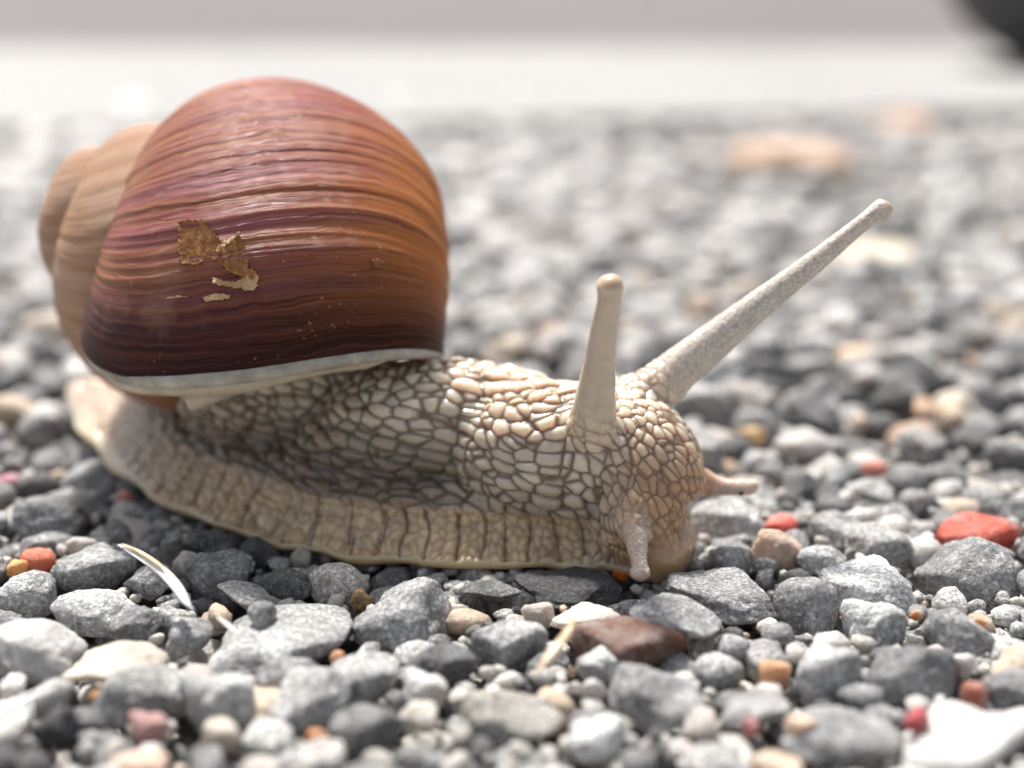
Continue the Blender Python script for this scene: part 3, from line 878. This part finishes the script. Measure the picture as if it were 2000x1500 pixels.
# local frame: s along the foot, n across, z up
j = np.empty(nv, int)
for a in range(0, nv, 40000):
    j[a:a + 40000] = ((P[a:a + 40000, None, :2] - MID[None, :, :2]) ** 2).sum(2).argmin(1)
arc = np.concatenate([[0], np.cumsum(np.linalg.norm(np.diff(MID[:, :2], axis=0), axis=1))])
dxy = P[:, :2] - MID[j, :2]
lat = (dxy * NRM[j]).sum(1)
sl = arc[j] + (dxy * T[j]).sum(1)
zr = P[:, 2] - (MID[j, 2] - .14)
wj = FW[j]

REFL = EDGE[:50, :2] + NRM[:50] * np.minimum(FW[:50], 1.12)[:, None]
for _ in range(30):
    REFL[1:-1] = (REFL[:-2] + 2 * REFL[1:-1] + REFL[2:]) / 4
tdir = REFL[-1] - REFL[-8]; tdir /= np.linalg.norm(tdir)
REFL = np.vstack([REFL, REFL[-1] + tdir * np.linspace(.1, 3.0, 30)[:, None]])
RT = np.gradient(REFL, axis=0); RT /= np.linalg.norm(RT, axis=1)[:, None]
rarc = np.concatenate([[0], np.cumsum(np.linalg.norm(np.diff(REFL, axis=0), axis=1))])
jr = np.empty(nv, int)
for a in range(0, nv, 40000):
    jr[a:a + 40000] = ((P[a:a + 40000, None, :2] - REFL[None]) ** 2).sum(2).argmin(1)
dr = P[:, :2] - REFL[jr]
sl_foot, lat_foot = sl, lat
sl = rarc[jr] + (dr * RT[jr]).sum(1)
lat = dr[:, 1] * RT[jr][:, 0] - dr[:, 0] * RT[jr][:, 1]
headw = sstep(0.7, 1.2, P[:, 0])
# warped cell coordinates so that rows run slanting along the neck
wob = np.stack([vnoise(P * 1.6, 3), vnoise(P * 1.6, 4), vnoise(P * 1.6, 5)], 1) - .5
al_, ac_ = .957 * sl - .29 * P[:, 2] + wob[:, 0] * .12, .29 * sl + .957 * P[:, 2] + wob[:, 2] * .10
ha_, hb_ = .5 * sl - .86 * P[:, 2] + wob[:, 0] * .08, .86 * sl + .5 * P[:, 2] + wob[:, 1] * .06
s0 = np.median(sl[np.abs(P[:, 0] - .95) < .05])               # where the neck turns into the head: the rows bend round there
a0_, c0_, h0_, k0_ = .957 * s0 - .29, .29 * s0 + .957, .5 * s0 - .86, .86 * s0 + .5
hb = sstep(.35, 1.35, P[:, 0] + .2 * (P[:, 2] - 1))
mixc = lambda a, b: a * (1 - hb) + b * hb
f1, f2, cid = worley(np.stack([mixc((al_ - a0_) / .215, (ha_ - h0_) / .165), (lat + wob[:, 1] * .1) / mixc(.135, .095), mixc((ac_ - c0_) / .120, (hb_ - k0_) / .088)], 1), 11, .8)
tailw = sstep(3.2, 1.8, sl)
tc = np.stack([sl / .12, lat / .085, zr / .085], 1)
k1, k2, kid = worley(tc, 13, .85)
e_b, e_t = f2 - f1, k2 - k1
tails, tailw = tailw, sstep(2.5, 2.4, sl + .1 * wob[:, 0])
edge = e_b * (1 - tailw) + e_t * tailw
F1_ = f1 * (1 - tailw) + k1 * tailw
dome = .5 * (1 - np.exp(-edge * 4.5)) + .5 * np.sqrt(np.clip(1 - (F1_ / .85) ** 2, 0, 1))
groove = 1 - sstep(.0, .24, edge)
amp = (.082 * (1 - headw) + .046 * headw) * (1 - .6 * tails)
rnd = cid

lat = lat_foot
# fringe of the foot: blocks parted by upright grooves
fr = sstep(.54, .40, zr) * sstep(.66, .50, wj - np.abs(lat)) * sstep(.35, .7, wj) * (.25 + .75 * sstep(2.2, 4.6, sl))
fs = sl + .25 * zr + .16 * (vnoise(P * 2.6, 9) - .5) + .05 * (vnoise(P * 7, 10) - .5)
q = fs / .235
i0 = np.floor(q)
bd = np.full(nv, 9.0); bd2 = np.full(nv, 9.0)
for dx in (-1, 0, 1):
    I = np.stack([i0 + dx, 0 * i0, 0 * i0], 1)
    cc = i0 + dx + .5 + .95 * (hash3(I, 21)[:, 0] - .5)
    d = np.abs(q - cc)
    nw = d < bd
    bd2 = np.where(nw, bd, np.minimum(bd2, d)); bd = np.where(nw, d, bd)
fe = bd2 - bd
m1, m2, mid_ = worley(np.stack([fs / .085, np.zeros(nv) + .5, zr / .07], 1), 22, .85)
fdome = (1 - np.exp(-fe * 6)) * .060 + (.5 * (1 - np.exp(-(m2 - m1) * 5)) + .5 * np.clip(1 - (m1 / .75) ** 2, 0, 1)) * .044 - .105
fgroove = np.maximum(1 - sstep(.02, .20, fe), .35 * (1 - sstep(.02, .2, m2 - m1)))
rim = sstep(.15, .08, zr)                          # smooth rim right at the sole
fdome *= 1 - rim; fgroove *= 1 - rim

# tentacles: fine granules
t1, t2, tid = worley(P / .038, 31, .9)
tdome = (1 - np.exp(-(t2 - t1) * 4)) * .0085
tip = tw * sstep(.80, .88, tt)
tdome *= 1 - tip
tdome *= np.where(which == 0, .5, 1.0)
tg = (1 - sstep(.02, .25, t2 - t1)) * (1 - tip)

sole = sstep(.03, .0, zr) * sstep(-.3, -.7, N[:, 2])
disp = (dome * amp * (.75 + .5 * rnd)) * (1 - fr) * (1 - rim * sstep(.5, .2, wj - np.abs(lat))) + fdome * fr
disp = (disp - .035 * (1 - fr) * (1 - rim)) * (1 - tw) * (1 - sole) + tdome * tw
grv = (groove * (1 - fr) * (1 - rim) + fgroove * fr) * (1 - tw) + tg * tw * .55
lipw = sstep(.45, .25, zr) * sstep(1.0, 1.25, P[:, 0])   # smooth mouth
lipw *= 1 - tw
disp *= 1 - .85 * lipw; grv *= 1 - .8 * lipw
P2_ = P + N * disp[:, None]
body_me = mesh_np('body', P2_, Q)
# pigment: cream tubercles, tan grooves, darker lower side with shade painted in, brown mouth
cream = np.array([.67, .575, .455]); tan = np.array([.19, .122, .066]); greyb = np.array([.36, .325, .28]); fring = np.array([.60, .435, .265])
flank_shade = np.maximum(sstep(1.5, .75, zr) * sstep(7.4, 5.6, sl), .6 * sstep(1.1, .6, zr) * sstep(9.0, 7.4, sl)) * sstep(1.2, 3.0, sl) * (1 - .9 * fr)
ctop = (cream * (1 - flank_shade[:, None]) + np.array([.16, .125, .095]) * flank_shade[:, None]) * (.86 + .28 * rnd[:, None])
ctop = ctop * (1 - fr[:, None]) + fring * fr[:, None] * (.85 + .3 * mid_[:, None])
cg = tan * (1 - .55 * flank_shade[:, None]) * (1 - fr[:, None]) + np.array([.27, .17, .115]) * fr[:, None]
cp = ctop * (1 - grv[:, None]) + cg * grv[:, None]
mouthc = np.array([.42, .225, .095])
hw_ = (headw * sstep(1.6, .8, P[:, 2]) * .85)[:, None]
cp = cp * (1 - hw_) + (mouthc * (1 - .4 * grv[:, None])) * hw_
cp = cp * (1 - lipw[:, None] * .7) + np.array([.48, .32, .18]) * lipw[:, None] * .7
tcol = np.array([.60, .565, .51]) * (1 - .28 * tg[:, None])
tcol[which == 0] = np.array([.58, .50, .39])
tcol[which == 3] = np.array([.56, .49, .41])
tcol[which == 2] = np.array([.70, .60, .50]) * (1 - .3 * tg[which == 2][:, None])
cp = cp * (1 - tw[:, None]) + tcol * tw[:, None]
cp = cp * (1 - tip[:, None] * .75) + np.array([.50, .36, .22]) * tip[:, None] * .75
rimc = (rim * sstep(.5, .25, wj - np.abs(lat)))[:, None]
cp = cp * (1 - rimc * .8) + np.array([.50, .39, .24]) * rimc * .8
tailc = (sstep(1.5, .5, sl))[:, None]
cp = cp * (1 - .6 * tailc) + np.array([.50, .36, .30]) * .6 * tailc
set_color(body_me, 'pigment_and_shade', np.clip(cp, .02, .9))
set_color(body_me, 'groove', np.stack([grv, tw, tip], 1))

m = M('snail_skin')
at = m.n('Attribute', attribute_name='pigment_and_shade')
gr = m.n('Attribute', attribute_name='groove')
p = m.pos(100.0)
c = m.mix(.5, at.outputs['Color'], m.ramp(m.noise(p, 9.0, 4, .65), [(.3, .78), (.5, 1.0), (.7, 1.16)]), 'MULTIPLY')
nb = m.bump(m.noise(p, 34.0, 3, .65), .16, .012)
nb = m.bump(m.noise(p, 11.0, 3, .6), .3, .02, nb)
gs = m.n('SeparateColor'); m.l(gr.outputs['Color'], gs.inputs[0])
sss = m.math('SUBTRACT', 1.0, m.math('MULTIPLY', gs.outputs[1], .75))
SKIN = m.set(Base_Color=c, Roughness=m.ramp(m.noise(p, 6.0, 3, .6), [(.35, .20), (.65, .38)]), Normal=nb, Subsurface_Weight=.75,
             Subsurface_Radius=(.0048, .0023, .0012), Subsurface_Scale=sss, Specular_IOR_Level=.5, Coat_Weight=.6, Coat_Roughness=.08)
snail = bpy.data.objects.new('snail', None)
snail.empty_display_size = .01
sx, sy, sz = MID[30]
snail.location = (sx * S, sy * S, 0)
COL.objects.link(snail)
tag(snail, 'cream brown snail with a glossy brown shell crawling over grey gravel', 'snail')

def child(name, me, mat, parent):
    o = link(name, me, mat)
    o.parent = parent
    q = parent
    L = Vector((0, 0, 0))
    while q is not None:
        L += q.location; q = q.parent
    o.location = -L
    return o
body = child('body', body_me, SKIN, snail)

# ------------------------------------------------------------------ shell: a logarithmic spiral round an axis pointing away from the head
tiltp, away = 0.4304, -0.0592
AX = -math.cos(tiltp) * RGT + math.sin(tiltp) * UPV
AX = AX * math.cos(away) + FWD * math.sin(away)          # towards the apex
TOP = np.cross(AX, FWD); TOP /= np.linalg.norm(TOP)
if TOP[2] < 0: TOP = -TOP
FRONT = np.cross(TOP, AX); FRONT /= np.linalg.norm(FRONT)
if FRONT @ FWD > 0: FRONT = -FRONT                       # towards the camera
APEX = at_depth(48.6, 354.1, 15.817)
BB = 0.6014 / (2 * math.pi)
RC, ZC, RA, ZA = 1.2042, 3.2303, 1.5349, 1.7863
A_LIP, SKEW = -0.3067, 0.4249

def shell_pt(th, ph, k=1.0, lift=0.0):
    """th: 0 at the lip, negative back along the spiral; ph: 0 outermost, -pi/2 towards the apex, +pi/2 towards the base"""
    s = np.exp(BB * th)
    cph, sph = np.cos(ph), np.sin(ph)
    ee = 0.981
    cp_, sp_ = np.sign(cph) * np.abs(cph) ** ee, np.sign(sph) * np.abs(sph) ** ee
    sr = np.sqrt(s * s + .11 ** 2) - .006                   # the oldest whorls are blunt
    r = sr * (RC + (RA * k + lift / np.maximum(s, .05)) * cp_)
    z = s * ZC + sr * (ZA * k + lift / np.maximum(s, .05)) * sp_
    ang = A_LIP + SKEW * np.sin(np.clip(ph, -math.pi / 2, math.pi / 2)) - th
    return APEX + (-AX) * z[..., None] + (FRONT * np.cos(ang)[..., None] + TOP * np.sin(ang)[..., None]) * r[..., None]

th = np.concatenate([np.linspace(-2 * math.pi * 2.72, -2 * math.pi * 1.15, 420)[:-1], np.linspace(-2 * math.pi * 1.15, 0, 1100)])
NPH = 128
ph = np.linspace(-math.pi, math.pi, NPH, endpoint=False)
TH, PH = np.meshgrid(th, ph, indexing='ij')
flat = lambda X: X.ravel()
def n1(x, seed):
    x = np.asarray(x, float)
    return vnoise(np.stack([x.ravel(), 0 * x.ravel(), 0 * x.ravel()], 1), seed).reshape(x.shape)
def n2_(x, y, seed):
    return vnoise(np.stack([x.ravel(), y.ravel(), 0 * x.ravel()], 1), seed).reshape(x.shape)
warp = .03 * (n2_(TH * 2.2, PH * 1.3, 55) - .5)
ridge = (n2_((TH + warp) * 16, PH * .7, 51) - .5) * .024 + (n2_((TH + warp) * 48, PH * 1.1, 52) - .5) * .018 + (n2_((TH + warp) * 110, PH * 1.5, 53) - .5) * .008
bulge = (n2_(TH * 1.5, PH * 1.2, 54) - .5) * .07
lift = (ridge + bulge) * np.clip(np.exp(BB * TH), .1, 1)
SV = shell_pt(flat(TH), flat(PH), 1.0, flat(lift))
NT = len(th)
idx = np.arange(NT * NPH).reshape(NT, NPH)
a = idx[:-1]; b = idx[1:]
SF = np.stack([a, np.roll(a, -1, 1), np.roll(b, -1, 1), b], -1).reshape(-1, 4)
# inner wall of the last third of a turn, a little smaller
thi = np.linspace(-2.2, -.004, 60)
THI, PHI = np.meshgrid(thi, ph, indexing='ij')
IV = shell_pt(flat(THI), flat(PHI), .955)
idi = np.arange(len(thi) * NPH).reshape(len(thi), NPH) + len(SV)
a = idi[:-1]; b = idi[1:]
IF = np.stack([a, b, np.roll(b, -1, 1), np.roll(a, -1, 1)], -1).reshape(-1, 4)
shell_me = mesh_np('shell', np.vstack([SV, IV]), np.vstack([SF, IF]))
set_vec(shell_me, 'grow', np.vstack([np.stack([flat(TH), flat(PH), flat(TH) * 0], 1), np.stack([flat(THI), flat(PHI), flat(THI) * 0 + 1], 1)]))

m = M('shell')
at = m.n('Attribute', attribute_name='grow')
sep = m.n('SeparateXYZ'); m.l(at.outputs['Vector'], sep.inputs[0])
tx, pyv, inner = sep.outputs[0], sep.outputs[1], sep.outputs[2]
wv1, wv2 = m.noise(m.pos(100.0), .9, 3, .6), m.noise(m.pos(100.0), 3.5, 3, .6)
wtx = m.math('ADD', tx, m.math('ADD', m.math('MULTIPLY', m.math('SUBTRACT', wv1, .5), .12), m.math('MULTIPLY', m.math('SUBTRACT', wv2, .5), .004)))
def streak(fx, fy, detail=4, seed=0.0, rough=.6):
    cx = m.n('CombineXYZ')
    m.l(m.math('MULTIPLY', wtx, fx), cx.inputs[0]); m.l(m.math('MULTIPLY', pyv, fy), cx.inputs[1]); cx.inputs[2].default_value = seed
    return m.noise(cx.outputs[0], 1.0, detail, rough)
s1 = streak(9, .30, 6, 1.0, .68)
s2 = streak(38, .45, 4, 2.0, .7)
s3 = streak(120, .9, 3, 3.0, .7)
blot = m.noise(m.pos(100.0), 1.1, 4, .6)
# across the whorl: mauve by the suture, copper brown towards the base
c_phi = m.ramp(m.math('MULTIPLY_ADD', pyv, .32, ) if False else m.math('ADD', m.math('MULTIPLY', pyv, .30), .5),
               [(.08, (.36, .16, .075)), (.28, (.32, .115, .055)), (.50, (.31, .095, .035)), (.64, (.42, .135, .020)), (.80, (.46, .13, .007))])
c = m.mix(m.math('MULTIPLY', m.ramp(s1, [(.36, 0.0), (.60, .95)]), m.ramp(m.math('ADD', m.math('MULTIPLY', pyv, .30), .5), [(.2, .6), (.45, 1.0), (.58, .6), (.72, .0)])), c_phi, (.27, .075, .105))
c = m.mix(m.ramp(s2, [(.50, 0.0), (.66, .75)]), c, (.42, .19, .07))
c = m.mix(m.ramp(s2, [(.32, .85), (.46, 0.0)]), c, (.055, .014, .012))
c = m.mix(m.ramp(s3, [(.36, .6), (.5, 0.0)]), c, (.065, .017, .013))
# dark newest growth behind the lip, paler old whorls
newest = m.ramp(m.math('ADD', m.math('MULTIPLY', tx, .5), 1.0), [(.74, 0.0), (.85, .45), (.92, .85), (1.0, .96)])
c = m.mix(newest, c, m.mix(m.ramp(s2, [(.44, 0.0), (.66, 1.0)]), (.013, .005, .006), (.075, .021, .022)))
old = m.ramp(m.math('DIVIDE', tx, -10.0), [(.42, 0.0), (.60, .8)])
c = m.mix(old, c, m.mix(m.ramp(s1, [(.35, 0.0), (.65, 1.0)]), m.mix(blot, (.31, .15, .07), (.46, .25, .13)), (.62, .43, .29)))
c = m.mix(m.ramp(blot, [(.60, 0.0), (.75, .25)]), c, (.5, .33, .22))
speck = m.noise(m.pos(100.0), 17.0, 3, .6)
zone = m.noise(m.pos(100.0), 1.6, 3, .6)
c = m.mix(m.math('MULTIPLY', m.ramp(speck, [(.64, 0.0), (.70, .75)]), m.ramp(zone, [(.50, 0.0), (.60, 1.0)])), c, (.50, .32, .2))
c = m.mix(inner, c, (.55, .47, .36))
hgt = m.math('ADD', m.math('MULTIPLY', s2, .6), m.math('MULTIPLY', s3, .5))
nb = m.bump(hgt, .8, .05)
nb = m.bump(m.noise(m.pos(100.0), 20.0, 3, .6), .12, .012, nb)
SHELL = m.set(Base_Color=c, Roughness=m.ramp(s2, [(.3, .27), (.7, .42)]), Normal=nb, Specular_IOR_Level=m.math('SUBTRACT', .25, m.math('MULTIPLY', newest, .17)),
              Subsurface_Weight=.2, Subsurface_Radius=(.0035, .0011, .0003), Subsurface_Scale=1.0)
shell = child('shell', shell_me, SHELL, snail)

# lip: the pale thickened edge of the mouth of the shell
lp = np.linspace(-math.pi, math.pi, 160, endpoint=False)
LC = shell_pt(np.full(160, .01), lp, .985)
cen = LC.mean(0)
Tn = np.roll(LC, -1, 0) - np.roll(LC, 1, 0); Tn /= np.linalg.norm(Tn, axis=1)[:, None]
G = shell_pt(np.full(160, .06), lp, .985) - LC; G /= np.linalg.norm(G, axis=1)[:, None]
Bn = np.cross(Tn, G); Bn /= np.linalg.norm(Bn, axis=1)[:, None]
rr = .045 + .034 * np.clip(np.cos(lp + .35), 0, 1)
ang = np.linspace(0, 2 * np.pi, 14, endpoint=False)
LV = (LC[:, None] + G[:, None] * (np.sin(ang) * 1.0)[None, :, None] * rr[:, None, None] + Bn[:, None] * (np.cos(ang) * .62)[None, :, None] * rr[:, None, None])
LV = LV.reshape(-1, 3)
il = np.arange(160 * 14).reshape(160, 14)
LF = np.stack([il, np.roll(il, -1, 1), np.roll(np.roll(il, -1, 0), -1, 1), np.roll(il, -1, 0)], -1).reshape(-1, 4)
m = M('shell_lip')
p = m.pos(100.0)
c = m.ramp(m.noise(p, 3.5, 5, .65), [(.3, (.22, .20, .16)), (.5, (.36, .335, .28)), (.7, (.50, .475, .42))])
LIP = m.set(Base_Color=c, Roughness=.4, Normal=m.bump(m.noise(p, 14, 4, .6), .3, .03), Subsurface_Weight=.3, Subsurface_Radius=(.002, .0015, .001), Subsurface_Scale=1.0)
child('lip', mesh_np('lip', LV, LF), LIP, shell)

# mantle: soft collar that fills the mouth of the shell
mp = np.linspace(-1.45, 1.35, 80)
mt = np.linspace(-.25, -.02, 8)
MV, MF = [], []
CM = catmull([shell_pt(np.array([.035]), np.array([x]), .86)[0] for x in np.linspace(-1.75, 1.0, 12)], 60)
V, F = tube(CM, np.interp(np.linspace(0, 1, 60), [0, .1, .5, .9, 1], [.05, .13, .15, .13, .05]) * (1 + .12 * np.sin(np.linspace(0, 22, 60))), 20)
me = bpy.data.meshes.new('mantle'); me.from_pydata((V * S).tolist(), [], [tuple(int(i) for i in f) for f in F])
me.polygons.foreach_set('use_smooth', np.ones(len(me.polygons), bool))
m = M('mantle')
p = m.pos(100.0)
MANTLE = m.set(Base_Color=m.ramp(m.noise(p, 3.0, 4, .6), [(.3, (.42, .35, .25)), (.7, (.62, .55, .43))]), Roughness=.35, Subsurface_Weight=.4,
               Subsurface_Radius=(.002, .0014, .0009), Subsurface_Scale=1.0, Normal=m.bump(m.noise(p, 8, 4, .6), .3, .04))
child('mantle', me, MANTLE, snail)
C = catmull([at_depth(452, 742, 14.1), at_depth(418, 760, 13.95), at_depth(388, 778, 13.9), at_depth(372, 796, 13.95)], 24)
V, F = tube(C, np.interp(np.linspace(0, 1, 24), [0, .4, .85, 1], [.16, .13, .08, .03]), 16)
me = bpy.data.meshes.new('mantle_fold'); me.from_pydata((V * S).tolist(), [], [tuple(int(i) for i in f) for f in F])
me.polygons.foreach_set('use_smooth', np.ones(len(me.polygons), bool))
child('mantle_fold', me, MANTLE, snail)
# ------------------------------------------------------------------ eye spot
V, F = ellipsoid(at_depth(1448, 964, 14.02), (.022, .018, .024))
m = M('eye'); EYE = m.set(Base_Color=(.012, .01, .008), Roughness=.3)
child('eye_spot', mesh_np('eye_spot', V, F), EYE, snail)

# ------------------------------------------------------------------ paving, road and dark thing far behind
V = np.array([(-150, 22, -.6), (-9, 33, -.6), (60, 46, -.6), (60, 71, -.6), (-150, 71, -.6), (-150, 22, .35), (-9, 33, .35), (60, 46, .35), (60, 71, .35), (-150, 71, .35)])
F = [(5, 6, 7, 8, 9), (0, 1, 6, 5), (1, 2, 7, 6), (2, 3, 8, 7), (3, 4, 9, 8), (4, 0, 5, 9)]
me = bpy.data.meshes.new('paving'); me.from_pydata((V * S).tolist(), [], F)
tag(link('paving', me, CONCRETE), kind='structure')
tag(slab('road', -20000, 20000, 71.2, 20000, -.2, ASPHALT), kind='structure')
bp = at_z(2095, 128, .35)
V, F = ICO[4]
V = V * (1 + .12 * (vnoise(V * 1.6 + 5, 91)[:, None] - .5) + .05 * (vnoise(V * 4.0 + 5, 92)[:, None] - .5))
o = link('boulder', mesh_np('boulder', V * np.array([6.4, 5.6, 6.0]), F), ROCK_O)
o.location = (bp[0] * S, (bp[1] + 1.0) * S, (.35 + 5.7) * S)
o.color = (.075, .074, .076, 1)
tag(o, 'large charcoal black blurred boulder on the pale paving in the upper right corner', 'boulder')

# ------------------------------------------------------------------ dry plant bits on the stones
def strand(name, pts, radii, flat_, mat, label, cat):
    C = catmull([at_z(*q) for q in pts], 40)
    R = catmull(np.array(radii, float)[:, None], 40)[:, 0]
    R = np.maximum(R, .5) * ((C - CAMP) @ FWD) / FPX
    V, F = tube(C, np.stack([R, R * flat_], 1), 12)
    b0 = C.mean(0)
    me = bpy.data.meshes.new(name); me.from_pydata(((V - b0) * S).tolist(), [], [tuple(int(i) for i in f) for f in F])
    me.polygons.foreach_set('use_smooth', np.ones(len(me.polygons), bool))
    o = link(name, me, mat); o.location = tuple(b0 * S)
    return tag(o, label, cat)
def straw(name, c0, c1, rough=.4):
    m = M(name); p = m.pos(100.0)
    return m.set(Base_Color=m.ramp(m.noise(p, 6.0, 4, .6), [(.35, c0), (.65, c1)]), Roughness=rough, Subsurface_Weight=.3, Subsurface_Radius=(.001, .001, .001), Subsurface_Scale=1.0)
WHITE_STRAW, TAN_STRAW = straw('white_straw', (.66, .65, .62), (.82, .81, .79)), straw('tan_straw', (.42, .29, .16), (.66, .54, .4))
strand('dry_husk', [(232, 1064, .30), (272, 1086, .40), (315, 1114, .44), (345, 1146, .42), (364, 1176, .36), (378, 1192, .3)], [3, 9, 12, 12, 8, 2], .45, WHITE_STRAW,
       'curved white dry husk lying on grey stones below the tail', 'husk')
strand('dry_husk', [(238, 1062, .36), (270, 1076, .45), (305, 1098, .5), (322, 1112, .5)], [2, 5, 5, 2], .5, TAN_STRAW, 'thin tan strip along the upper edge of the curved white husk', 'husk')
strand('dry_stalk', [(-40, 1408, .35), (20, 1380, .38), (70, 1358, .4), (106, 1343, .38)], [9, 10, 9, 6], .8, WHITE_STRAW, 'straight white dry stalk coming in from the lower left edge', 'stalk')
strand('dry_splinter', [(424, 1204, .4), (446, 1222, .42), (467, 1241, .38)], [2, 5, 2], .7, WHITE_STRAW, 'tiny white splinter on the longest grey stone', 'splinter')
strand('dry_splinter', [(1042, 1322, .3), (1066, 1290, .38), (1092, 1258, .44), (1112, 1228, .46), (1122, 1206, .44)], [3, 9, 11, 8, 3], .5, TAN_STRAW,
       'tan dry splinter leaning on the left end of the wine brown stone', 'splinter')

# ------------------------------------------------------------------ flakes of the skin of the shell, torn and curling
gt, gp = np.meshgrid(np.linspace(-2.0, -.005, 420), np.linspace(-1.5, 1.5, 260), indexing='ij')
GP = shell_pt(gt.ravel(), gp.ravel())
gv = GP - CAMP; gd = gv @ FWD
gpx, gpy = 1000 + FPX * (gv @ RGT) / gd, 750 - FPX * (gv @ UPV) / gd
def on_shell(px, py):
    k = ((gpx - px) ** 2 + (gpy - py) ** 2).argmin()
    return gt.ravel()[k], gp.ravel()[k]
def inside(px, py, poly):
    ins = np.zeros(px.shape, bool)
    n = len(poly)
    for i in range(n):
        (x0, y0), (x1, y1) = poly[i], poly[(i + 1) % n]
        c = ((y0 > py) != (y1 > py)) & (px < (x1 - x0) * (py - y0) / (y1 - y0 + 1e-9) + x0)
        ins ^= c
    return ins
def flake(pts, curl, mat, seed, lift0=.012, step=2.6, rag=1.0):
    """a thin torn piece of the outer skin, following the shell, its edge ragged and partly lifted"""
    pts = np.array(pts, float)
    x0, y0 = pts.min(0) - 6; x1, y1 = pts.max(0) + 6
    nx, ny = int((x1 - x0) / step) + 2, int((y1 - y0) / step) + 2
    X, Y = np.meshgrid(np.linspace(x0, x1, nx), np.linspace(y0, y1, ny))
    Z = np.stack([X.ravel() / 9, Y.ravel() / 9, 0 * X.ravel() + seed], 1)
    wx = (vnoise(Z, seed) - .5) * 6 + (vnoise(Z * 2.7, seed + 1) - .5) * 3
    wy = (vnoise(Z, seed + 2) - .5) * 6 + (vnoise(Z * 2.7, seed + 3) - .5) * 3
    wx, wy = wx * rag, wy * rag
    k = np.array([on_shell(a, b) for a, b in zip(X.ravel(), Y.ravel())])
    ins = inside(X.ravel() + wx, Y.ravel() + wy, pts).reshape(ny, nx)
    soft = ins.astype(float)
    for _ in range(6):
        q = np.pad(soft, 1, mode='edge')
        soft = (q[:-2, 1:-1] + q[2:, 1:-1] + q[1:-1, :-2] + q[1:-1, 2:] + soft) / 5 * ins
    edge_ = np.clip(1 - soft, 0, 1)
    l = lift0 + curl * edge_.ravel() * (vnoise(Z * .6, seed + 5) > .45) * vnoise(Z * .6, seed + 5) + .008 * vnoise(Z * 1.5, seed + 6)
    V = shell_pt(k[:, 0], k[:, 1], 1.0, l)
    V = np.vstack([V, shell_pt(k[:, 0], k[:, 1], 1.0, l - .012)])
    N_ = nx * ny
    F = []
    keep = ins[:-1, :-1] & ins[1:, :-1] & ins[:-1, 1:] & ins[1:, 1:]
    jj, ii = np.where(keep)
    cnt = {}
    for a, b in zip(jj, ii):
        q = (a * nx + b, a * nx + b + 1, (a + 1) * nx + b + 1, (a + 1) * nx + b)
        F.append(q); F.append(tuple(v + N_ for v in reversed(q)))
        for e in range(4):
            u_, v_ = q[e], q[(e + 1) % 4]
            if (v_, u_) in cnt: del cnt[(v_, u_)]
            else: cnt[(u_, v_)] = 1
    F += [(v_, u_, u_ + N_, v_ + N_) for u_, v_ in cnt]
    used = sorted({v for f in F for v in f}); m_ = {v: i for i, v in enumerate(used)}
    me = bpy.data.meshes.new('flake'); me.from_pydata((V[used] * S).tolist(), [], [tuple(m_[v] for v in f) for f in F])
    me.materials.append(mat)
    me.polygons.foreach_set('use_smooth', np.ones(len(me.polygons), bool))
    return child('flake', me, None, shell)
def flake_mat(name, c0, c1):
    m = M(name); p = m.pos(100.0)
    return m.set(Base_Color=m.ramp(m.noise(p, 7.0, 5, .7), [(.35, c0), (.65, c1)]), Roughness=.62, Specular_IOR_Level=.25, Normal=m.bump(m.noise(p, 16.0, 3, .6), .4, .012))
FL_BROWN, FL_PALE = flake_mat('flake_brown', (.20, .078, .026), (.36, .165, .06)), flake_mat('flake_pale', (.42, .25, .11), (.62, .44, .27))
flake([(350, 434), (372, 430), (400, 431), (420, 456), (440, 473), (468, 453), (476, 472), (483, 494), (488, 522), (506, 534), (494, 549), (450, 536), (418, 508), (402, 512), (388, 521), (354, 516), (351, 480)], .045, FL_BROWN, 1, rag=.55)
flake([(422, 488), (446, 468), (468, 451), (473, 460), (452, 478), (428, 496)], .03, FL_PALE, 3, .03, rag=.6)
flake([(412, 538), (438, 546), (470, 546), (500, 530), (511, 546), (494, 572), (470, 564), (440, 562), (418, 554)], .05, FL_PALE, 4, rag=.7)
flake([(398, 578), (424, 572), (450, 574), (448, 586), (402, 590)], .03, FL_PALE, 5, rag=.5)
flake([(176, 577), (250, 572), (330, 575), (388, 579), (330, 585), (250, 587), (190, 588)], .01, FL_PALE, 6, .004, 2.2, .25)
flake([(720, 506), (740, 505), (746, 520), (728, 524)], .02, FL_BROWN, 7)
